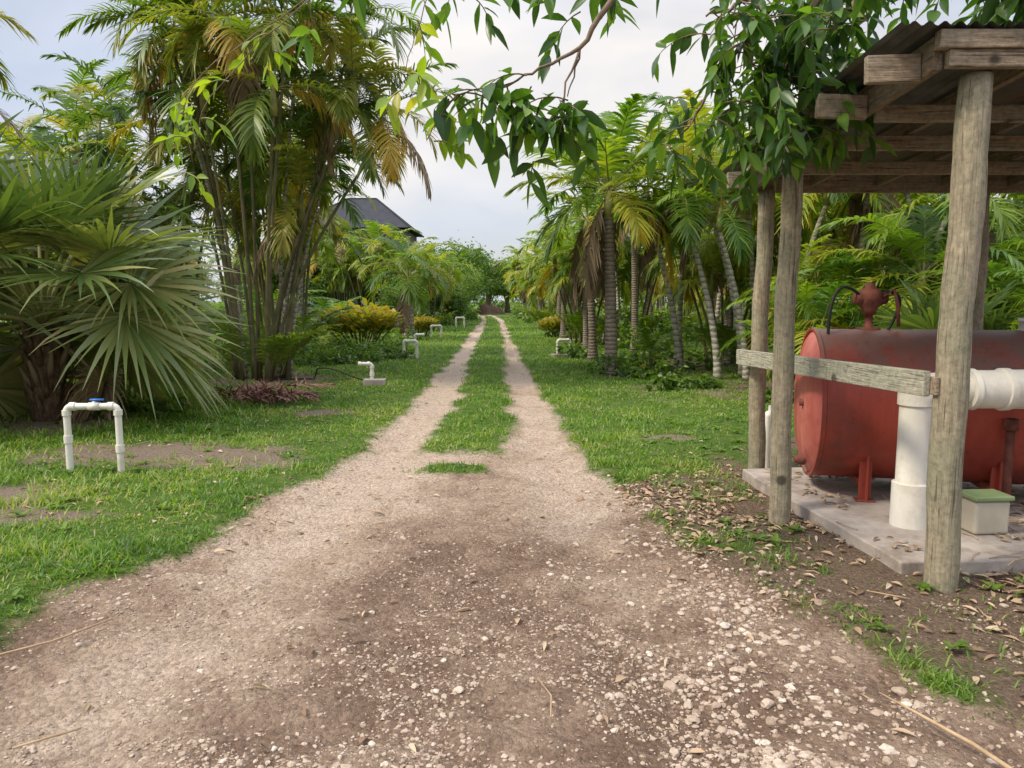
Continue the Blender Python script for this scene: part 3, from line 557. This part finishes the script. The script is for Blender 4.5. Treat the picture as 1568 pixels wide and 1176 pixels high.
c3=limb([(-.14,4.1,2.68),(-.3,4.1,2.72),(-.42,4.1,2.55),(-.46,4.1,2.46)],.005,.003,10,.02); leafy(c3,.3,4,.03,ml=2,ln=.18,nl=5,rb=.4)
c4=limb([(.55,4.1,3.22),(.4,4.3,3.3),(.1,4.5,3.42),(-.4,4.4,3.5),(-1.,4.5,3.45),(-1.5,4.6,3.2)],.008,.003,22,.03); leafy(c4,.3,6,.05,ln=.2,nl=6,rb=.6)
c5=limb([(-.4,4.4,3.5),(-.5,4.2,3.1),(-.58,4.2,2.85)],.004,.002,9,.02); leafy(c5,.3,4,.03,ml=2,ln=.18,nl=5)
c6=limb([(-1.,4.5,3.45),(-1.4,4.4,3.1),(-1.75,4.3,2.7),(-1.8,4.3,2.45)],.004,.002,12,.02); leafy(c6,.15,7,.04,ml=2,ln=.2,nl=5,rb=.35,ls=.10,lw=.04)
c7=limb([(-1.5,4.6,3.2),(-1.9,4.4,2.8),(-1.85,4.4,2.4)],.004,.002,12,.02); leafy(c7,.4,5,.04,ml=2,ln=.18,nl=5,rb=.35,ls=.10,lw=.04)
c8=limb([(1.4,4.0,4.1),(.9,4.2,3.75),(.6,4.3,3.5),(.4,4.4,3.4)],.012,.004,12,.02); leafy(c8,.5,7,.07)
tr.obj('overhanging_tree',[M['tree'],M['bark'],M['young'],M['rach']])
# ---------------------------------------------------------------- shed
shed=empty('pole_shed',(2.3,5.2,0)); bpy.context.view_layer.update()
def child(mb,name,mats,par,smooth=True,bv=0):
    o=mb.obj(name,mats,smooth); o.parent=par; o.matrix_parent_inverse=par.matrix_world.inverted()
    if bv: bev(o,bv)
    return o
def zb(y): return 2.77-.06*(y-3.9)
def post(x_,y_,r,top,nmx):
    R_=RS(int(x_*100)); k=30; zs=np.linspace(-.2,top,k); P=np.stack([x_+.012*np.sin(zs*2.1+x_)+.005*np.sin(zs*7),y_+.006*np.cos(zs*1.7),zs],-1)
    mb=MB(); tube(mb,P,r*(1.06-.08*zs/top+.022*R_.randn(k)),24,0); child(mb,nmx,[M['wood']],shed)
post(2.40,4.0,.081,zb(4.0)-.002,'post_front'); post(1.94,5.25,.070,zb(5.25)-.034,'post_side'); post(2.30,6.85,.072,zb(6.85)-.002,'post_back')
post(4.25,6.85,.075,zb(6.85)-.002,'post_back_right'); post(5.3,4.05,.083,zb(4.05)-.002,'post_front_right')
hb=.17
XL,XR,YF,YB=2.17,5.45,3.9,6.95
mb=MB()
beam(mb,(XL+.03,YF,zb(YF)+.045),(XR,YF,zb(YF)+.045),.05,.085)
beam(mb,(XL-.03,YF-.012,zb(YF)+.135),(XR,YF-.012,zb(YF)+.135),.06,.09)
beam(mb,(XL+.03,YB,zb(YB)+.085),(XR,YB,zb(YB)+.085),.05,hb)
for i_,yy_ in enumerate((4.05,4.63,5.28,6.0,6.65)):
    beam(mb,(1.86+[.0,-.02,.03,.0,.03][i_],yy_,zb(yy_)+.045),(XL-.028,yy_,zb(yy_)+.045+.01*(-1)**i_),.045,.14)
for yy_ in (4.63,5.28,6.0):
    beam(mb,(XL+.028,yy_,zb(yy_)+.0),(XR,yy_,zb(yy_)+.0),.045,.10)
child(mb,'cross_beams',[M['timberx']],shed,False,.006)
mb=MB()
beam(mb,(XL,YF+.03,zb(YF)+.085),(XL,YB,zb(YB)+.085),.05,hb)
for xx_ in(2.75,3.35,3.95,4.55,5.2): beam(mb,(xx_,YF+.03,zb(YF)+.11),(xx_,YB-.03,zb(YB)+.11),.045,.11)
child(mb,'rafters',[M['timbery']],shed,False,.006)
mb=MB(); xs=np.linspace(1.93,5.55,260); ys=np.array([3.84,4.6,5.4,6.2,7.1]); Xs,Ys=np.meshgrid(xs,ys); Zs=zb(Ys)+.195+.012*np.sin(Xs*2*PI/.076)
nX=len(xs); ii=(np.arange(4)[:,None]*nX+np.arange(nX-1)[None]).ravel(); mb.add(np.stack([Xs.ravel(),Ys.ravel(),Zs.ravel()],-1),np.stack([ii,ii+1,ii+nX+1,ii+nX],-1)); child(mb,'corrugated_roof',[M['roof']],shed)
mb=MB(); beam(mb,(2.13,6.95,1.08),(2.27,4.02,1.15),.04,.14); child(mb,'rail',[M['rail']],shed,False,.006)
mb=MB(); box(mb,(2.30,4.0,1.14),(.02,.06,.10)); child(mb,'rail_bracket',[M['timberx']],shed,False,.003)
def poly_prism(name,pts,z0,z1,mat,par=None,bv=.012):
    bm=bmesh.new(); vs=[bm.verts.new((a,b,z0)) for a,b in pts]; f=bm.faces.new(vs); r_=bmesh.ops.extrude_face_region(bm,geom=[f]); bmesh.ops.translate(bm,verts=[e for e in r_['geom'] if isinstance(e,bmesh.types.BMVert)],vec=(0,0,z1-z0)); bmesh.ops.recalc_face_normals(bm,faces=bm.faces)
    me=bpy.data.meshes.new(name); bm.to_mesh(me); bm.free(); me.materials.append(mat); o=put(name,me); bev(o,bv,3)
    if par: o.parent=par; o.matrix_parent_inverse=par.matrix_world.inverted()
    return o
R_=RS(4); ring=[(2.27,4.17),(5.4,4.42),(5.3,6.85),(2.08,6.6)]; pts_=[]
for i in range(4):
    a=np.array(ring[i]);b=np.array(ring[(i+1)%4]); 
    for t in np.linspace(0,1,13)[:-1]: pts_.append(tuple(a+(b-a)*t+R_.randn(2)*.010))
poly_prism('concrete_slab',pts_,-.1,.085,M['conc'],shed)
# ---------------------------------------------------------------- tank
tk=empty('red_fuel_tank',(2.44,6.0,.76)); bpy.context.view_layer.update()
ax=np.array([.977,-.212,0]); c0=np.array([2.44,6.02,.78])
def revolve(mb,c,ax,prof,n=72,m=0):
    ax=norm(np.array(ax,float)); u=norm(np.cross(ax,[0,0,1.])) if abs(ax[2])<.9 else np.array([1.,0,0]); w=np.cross(ax,u); a=np.linspace(0,2*PI,n,endpoint=False)
    V=np.array([[np.array(c)+ax*p+r*(u*math.cos(t)+w*math.sin(t)) for t in a] for p,r in prof]).reshape(-1,3)
    k=len(prof); i=np.arange(k-1)[:,None]*n; j=np.arange(n)[None]; j2=(j+1)%n; mb.add(V,np.stack([i+j,i+j2,i+n+j2,i+n+j],-1).reshape(-1,4),m)
mb=MB(); revolve(mb,c0,ax,[(-.085,.001),(-.083,.12),(-.075,.28),(-.055,.42),(-.02,.53),(.01,.574)],72,1); revolve(mb,c0,ax,[(.01,.574),(-.008,.585),(-.008,.604),(.02,.608),(.028,.597),(.9,.597),(.905,.603),(.93,.603),(.935,.597),(1.9,.597),(1.905,.603),(1.93,.603),(1.935,.597),(2.85,.597),(2.9,.5),(2.93,.25),(2.94,.001)])
o=child(mb,'tank_shell',[M['red'],M['redface']],tk)
es=o.modifiers.new('es','EDGE_SPLIT'); es.split_angle=math.radians(50)
side_=np.array([.212,.977,0])
mb=MB()
for a in(.35,1.25,2.4):
    for sg in(-1,1):
        p=c0+ax*a+side_*sg*.44; box(mb,(p[0],p[1],.085+.22),(.09,.02,.44),-.21); box(mb,(p[0],p[1]+.02*sg,.085+.22),(.02,.06,.44),-.21); box(mb,(p[0],p[1],.092),(.14,.1,.012),-.21)
    p=c0+ax*a; beam(mb,np.array([p[0],p[1],.2])-side_*.43,np.array([p[0],p[1],.2])+side_*.43,.05,.06)
child(mb,'legs',[M['red']],tk,False,.003)
tp=c0+ax*.42+np.array([0,0,.59]); mb=MB()
revolve(mb,tp,(0,0,1),[(-.02,.09),(.02,.09),(.021,.03),(.12,.03),(.121,.05),(.16,.055),(.20,.08),(.26,.095),(.31,.085),(.34,.04),(.37,.035),(.38,.001)],24)
revolve(mb,tp+np.array([-.12,0,.25]),(1,0,0),[(0,.001),(0.,.05),(.05,.055),(.2,.055),(.25,.045),(.251,.001)],18)
tube(mb,[tp+np.array(a) for a in[(.08,-.06,.26),(.14,-.1,.32),(.17,-.11,.2),(.18,-.12,.03)]],.014,8,0)
child(mb,'rotary_pump',[M['rust']],tk)
mb=MB(); q=c0-ax*.09+np.array([0,0,-.46])-side_*.12
revolve(mb,q+ax*.05,-ax,[(0,.045),(.05,.045),(.051,.03),(.07,.03),(.071,.001)],20)
q2=c0-ax*.085+np.array([0,0,.02]); revolve(mb,q2-side_*.2,-ax,[(-.02,.03),(.02,.03),(.021,.001)],16)
child(mb,'drain_plugs',[M['rust']],tk)
mb=MB(); t=np.linspace(0,1,16)
tube(mb,np.array([tp+np.array([-.1-.27*math.sin(s*1.7),-.03-.1*s,.28+.12*math.sin(s*PI)-.42*s**2]) for s in t]),.012,8); tube(mb,np.array([tp+np.array([.08+.12*math.sin(s*PI),-.08,.31-.38*s+.1*math.sin(s*PI)]) for s in t]),.012,8)
child(mb,'hose',[M['black']],tk)
mb=MB(); tube(mb,[(3.50,5.12,.085),(3.50,5.12,.75)],.028,12); revolve(mb,(3.50,5.12,.70),(0,0,1),[(0,.03),(0,.045),(.08,.045),(.08,.03)],14); child(mb,'stand_pipe',[M['rust']],tk)
mb=MB(); q=c0+ax*1.62+np.array([0,0,.6]); revolve(mb,q,(0,0,1),[(-.02,.12),(.06,.12),(.061,.13),(.09,.13),(.095,.001)],24); child(mb,'filler_cap',[M['pvc']],tk)
pp=empty('pvc_water_pipe',(2.72,4.95,.09)); bpy.context.view_layer.update(); mb=MB()
revolve(mb,(2.70,4.90,.08),(0,0,1),[(0,.118),(0.,.118),(.30,.118),(.303,.1),(.31,.098),(.83,.098),(.831,.112),(.95,.112)],36)
t=np.linspace(0,1,9)*PI/2; tube(mb,[(2.70+.13*(1-math.cos(a)),4.90,1.035+.10*math.sin(a)-.12) for a in t],.112,36,cap=False)
revolve(mb,(2.83,4.90,1.015),(1,0,0),[(0,.112),(.12,.112),(.121,.098),(.2,.098),(.201,.135),(.235,.14),(.24,.128),(.42,.128),(.425,.142),(.47,.142),(.475,.132),(1.7,.132),(1.71,.001)],36)
o=child(mb,'pipe_run',[M['pvc']],pp); es=o.modifiers.new('es','EDGE_SPLIT'); es.split_angle=math.radians(50)
ub=empty('utility_box',(3.12,4.75,.09)); bpy.context.view_layer.update()
poly_prism('box_body',[(3.0,4.66),(3.24,4.68),(3.23,4.86),(2.99,4.84)],.087,.31,M['cream'],ub,.02); poly_prism('box_lid',[(2.985,4.645),(3.255,4.665),(3.245,4.875),(2.975,4.855)],.312,.345,M['green'],ub,.01)
mb=MB(); revolve(mb,(2.50,7.05,-.02),(0,0,1),[(0,.07),(.3,.075),(.52,.075),(.56,.05),(.57,.03),(.62,.03),(.621,.001)],20); mb.obj('white_standpipe',[M['pvc']])
# ---------------------------------------------------------------- pvc irrigation risers
def fit(mb,p,a,r,L=.05):
    a=norm(np.array(a,float)); revolve(mb,np.array(p)-a*L/2,a,[(0,r*.7),(0.,r*1.28),(L,r*1.28),(L,r*.7)],18)
def riser(loc,w,h,r,rz=0,valve=False,block=False,arm_only=False,name='irrigation_riser'):
    e=empty(name,loc); bpy.context.view_layer.update(); e.rotation_euler=(0,0,rz)
    mb=MB(); c=.05; t=np.linspace(0,PI/2,6)
    sg=1 if w>0 else -1
    path=[(0,0,-.1),(0,0,h-c)]+[(sg*(c-c*math.cos(a)),0,h-c+c*math.sin(a)) for a in t[1:]]
    if arm_only: path+=[(w,0,h)]; 
    else: path+=[(w-c+c*math.sin(a),0,h-c+c*math.cos(a)) for a in t]+[(w,0,-.1)]
    P=[np.array(path[0])]
    for p in path[1:]:
        p=np.array(p); k=max(1,int(np.linalg.norm(p-P[-1])/.06)); a=P[-1]
        for i in range(1,k+1): P.append(a+(p-a)*i/k)
    tube(mb,P,r,18)
    fit(mb,(0,0,h-c-.01),(0,0,1),r); fit(mb,(sg*(c+.01),0,h),(1,0,0),r)
    fit(mb,(0,0,h*.5),(0,0,1),r,.07)
    if not arm_only: fit(mb,(w-c-.01,0,h),(1,0,0),r); fit(mb,(w,0,h-c-.01),(0,0,1),r); fit(mb,(w,0,h*.35),(0,0,1),r,.07)
    else: fit(mb,(w-sg*.01,0,h),(1,0,0),r,.06)
    o=mb.obj('pipe',[M['pvc']]); o.parent=e; es=o.modifiers.new('es','EDGE_SPLIT'); es.split_angle=math.radians(50)
    if valve:
        mb=MB(); revolve(mb,(w*.55,0,h+.0),(0,0,1),[(0,.03),(.035,.03),(.036,.018),(.05,.018)],14,0); box(mb,(w*.6,0,h+.062),(.12,.028,.016),0,1); revolve(mb,(w*.55-.05,0,h),(1,0,0),[(0,.03),(0.,.038),(.1,.038),(.1,.03)],16,0)
        o=mb.obj('valve',[M['pvc'],M['blue']]); o.parent=e
    if block:
        mb=MB(); box(mb,(.05,0,.04),(.42,.3,.13)); o=mb.obj('concrete_block',[M['conc']],False); o.parent=e; bev(o,.012)
riser((-4.17,6.85,0),.47,.62,.031,.05,valve=True)
riser((-2.70,14.2,0),-.24,.40,.035,.1,block=True,arm_only=True)
riser((-3.0,20.5,0),.36,.5,.04,.0,block=True); riser((1.3,21,0),.36,.5,.04,.2,block=True)
riser((-3.35,25.5,0),.3,.45,.04,.2,arm_only=True); riser((-3.6,33,0),.45,.5,.05,.2); riser((-3.4,45,0),.5,.6,.05,.2)
db=MB(); R=RS(8)
for i in range(11): frond(db,(-5.2+R.rand()*1.1,11.4+R.rand()*.9,.06+.08*R.rand()),R.randn()*.6,.10,1.2,28,.34,.028,.2,0,0,R.rand(),.14,.12,R=R,jit=.4)
db.obj('dead_frond_pile',[surf('reddish_dead_frond',(.17,.08,.06),(.34,.18,.14),8,.85,.3)])
fs=MB(); tube(fs,[(1.5,2.86,.012),(1.56,2.7,.02),(1.66,2.5,.015),(1.72,2.3,.012)],[.003,.006,.008,.009],8); tube(fs,[(.11,3.0,.0),(.16,2.85,.004),(.15,2.7,.0)],.003,6)
tube(fs,[(-2.35,3.1,.03),(-2.15,3.3,.02),(-2.0,3.55,.02)],.005,6); tube(fs,[(-1.8,2.5,.0),(-1.62,2.62,.004)],.004,6)
R=RS(12)
for i in range(90):
    a=R.rand()*6.28; q=np.array([1.4+R.rand()*3.2,2.4+R.rand()*4,0]) if i<65 else np.array([-5+R.rand()*3,4.5+R.rand()*4,0]); q[2]=float(hgt(q[0],q[1]))+.006
    if 2.1<q[0] and 4.2<q[1]<6.8: q[2]=.092
    L_=.06+.16*R.rand(); dv_=np.array([math.cos(a),math.sin(a),0]); tube(fs,[q,q+dv_*L_*.5+[0,0,.006],q+dv_*L_+np.array([-dv_[1],dv_[0],0])*.03],.0025+.002*R.rand(),5)
fs.obj('fallen_twigs',[surf('dry_twig',(.3,.2,.11),(.5,.36,.22),10,.8,.2)])
hs=MB(); t=np.linspace(0,1,30); tube(hs,np.stack([-4.6+1.9*t,14.3+.15*np.sin(t*5),.06+.22*np.sin(t*PI)**2*(t>.4)+.02],-1),.014,8); hs.obj('black_irrigation_hose',[M['black']])
mo=MB(); a=np.linspace(0,2*PI,40,endpoint=False); V=[];
for k_,(rr,zz) in enumerate([(3.2,0),(2.6,.6),(1.7,1.25),(.8,1.5),(.01,1.55)]):
    for t in a: q=1+.12*math.sin(t*3+k_)+.08*math.sin(t*7); V.append((rr*q*math.cos(t),rr*.6*q*math.sin(t),zz*(1+.1*math.sin(t*2))))
i=np.arange(4)[:,None]*40; j=np.arange(40)[None]; j2=(j+1)%40; mo.add(V,np.stack([i+j,i+j2,i+40+j2,i+40+j],-1).reshape(-1,4)); mo_=mo.obj('mulch_mound',[surf('mulch',(.06,.035,.022),(.15,.09,.055),3,.95,.8,bd=.1)],loc=(-3.0,90,0)); mo_.scale=(.62,.8,.75)
# ---------------------------------------------------------------- house
hs=empty('house_with_dark_hip_roof',(-11.5,56,0)); bpy.context.view_layer.update()
mb=MB(); box(mb,(-11.8,58,3.4),(8.,7,6.8)); child(mb,'walls',[surf('house_wall',(.10,.10,.10),(.17,.165,.155),1,.9,.1)],hs,False)
mb=MB(); 
e0=[(-16.3,53.9,6.85),(-7.3,53.9,6.85),(-7.3,62.1,6.85),(-16.3,62.1,6.85)]; rd=[(-12.6,58,9.4),(-10.4,58,9.4)]
V=e0+rd; mb.add(V,[[0,1,5,4],[1,2,5,5],[2,3,4,5],[3,0,4,4],[3,2,1,0]]); child(mb,'hip_roof',[surf('dark_roof',(.022,.024,.030),(.045,.047,.055),2,.8,.2)],hs,False)
mb=MB(); beam(mb,rd[0],rd[1],.12,.12)
for a,b in((e0[0],rd[0]),(e0[1],rd[1]),(e0[2],rd[1])): beam(mb,a,np.array(b),.1,.1)
child(mb,'roof_ridges',[M['black']],hs,False)
mb=MB()
for wx in(-14.5,-12.6,-10.7,-8.9):
    for wz in(2.0,5.0): box(mb,(wx,54.48,wz),(1.1,.08,1.3))
child(mb,'windows',[surf('window_glass',(.03,.04,.05),(.06,.07,.08),2,.15,.0,spec=.6)],hs,False)
# ---------------------------------------------------------------- sky, light, camera
w=bpy.data.worlds.new('World'); scene.world=w; w.use_nodes=True; nt=w.node_tree; nt.nodes.clear(); N=nt.nodes.new; Lk=nt.links.new
sky=N('ShaderNodeTexSky'); sky.sky_type='NISHITA'; sky.sun_disc=False; el=math.radians(48); azs=math.atan2(-.65,-.25)
sky.sun_elevation=el; sky.sun_rotation=azs; sky.dust_density=2.5
tc=N('ShaderNodeTexCoord'); mp=N('ShaderNodeMapping'); mp.inputs['Scale'].default_value=(1,1,2.2); Lk(tc.outputs['Generated'],mp.inputs[0])
nz=noise(nt,2.1,5,.55,mp.outputs[0]); nz.inputs['Distortion'].default_value=.3
f=ramp(nt,nz.outputs[0],[(.36,(.6,.6,.6)),(.62,(1,1,1))]).outputs[0]
n2=noise(nt,1.3,4,.5,mp.outputs[0]); cc=ramp(nt,n2.outputs[0],[(.35,(5.0,5.6,7.0)),(.5,(6.0,6.3,7.1)),(.64,(7.5,7.2,7.0))]).outputs[0]
c=mix(nt,f,sky.outputs[0],cc)
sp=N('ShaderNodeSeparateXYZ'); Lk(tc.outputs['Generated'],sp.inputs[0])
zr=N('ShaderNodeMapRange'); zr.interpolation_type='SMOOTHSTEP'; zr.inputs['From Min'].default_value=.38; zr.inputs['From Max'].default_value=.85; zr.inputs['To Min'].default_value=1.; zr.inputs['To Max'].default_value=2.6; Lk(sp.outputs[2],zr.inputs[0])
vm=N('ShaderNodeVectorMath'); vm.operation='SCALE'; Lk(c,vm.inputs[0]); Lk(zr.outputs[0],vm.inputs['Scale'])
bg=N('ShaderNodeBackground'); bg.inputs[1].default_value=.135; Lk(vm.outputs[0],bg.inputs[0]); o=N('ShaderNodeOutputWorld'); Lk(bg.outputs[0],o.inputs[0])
sd=bpy.data.lights.new('sun','SUN'); sd.energy=3.4; sd.angle=math.radians(10); sd.color=(1,.89,.72); so=bpy.data.objects.new('sun',sd); scene.collection.objects.link(so)
dv=Vector((math.sin(azs)*math.cos(el),math.cos(azs)*math.cos(el),math.sin(el))); so.rotation_euler=dv.to_track_quat('Z','Y').to_euler(); so.location=(0,0,20)
cd=bpy.data.cameras.new('camera'); cd.lens=26; cd.sensor_width=36; cd.clip_end=2000; cd.clip_start=.05; co=bpy.data.objects.new('camera',cd); scene.collection.objects.link(co)
co.location=(0,0,1.6); co.rotation_euler=(math.radians(83.6),0,0); scene.camera=co
scene.view_settings.view_transform='Standard'; scene.view_settings.look='None'; scene.view_settings.exposure=0
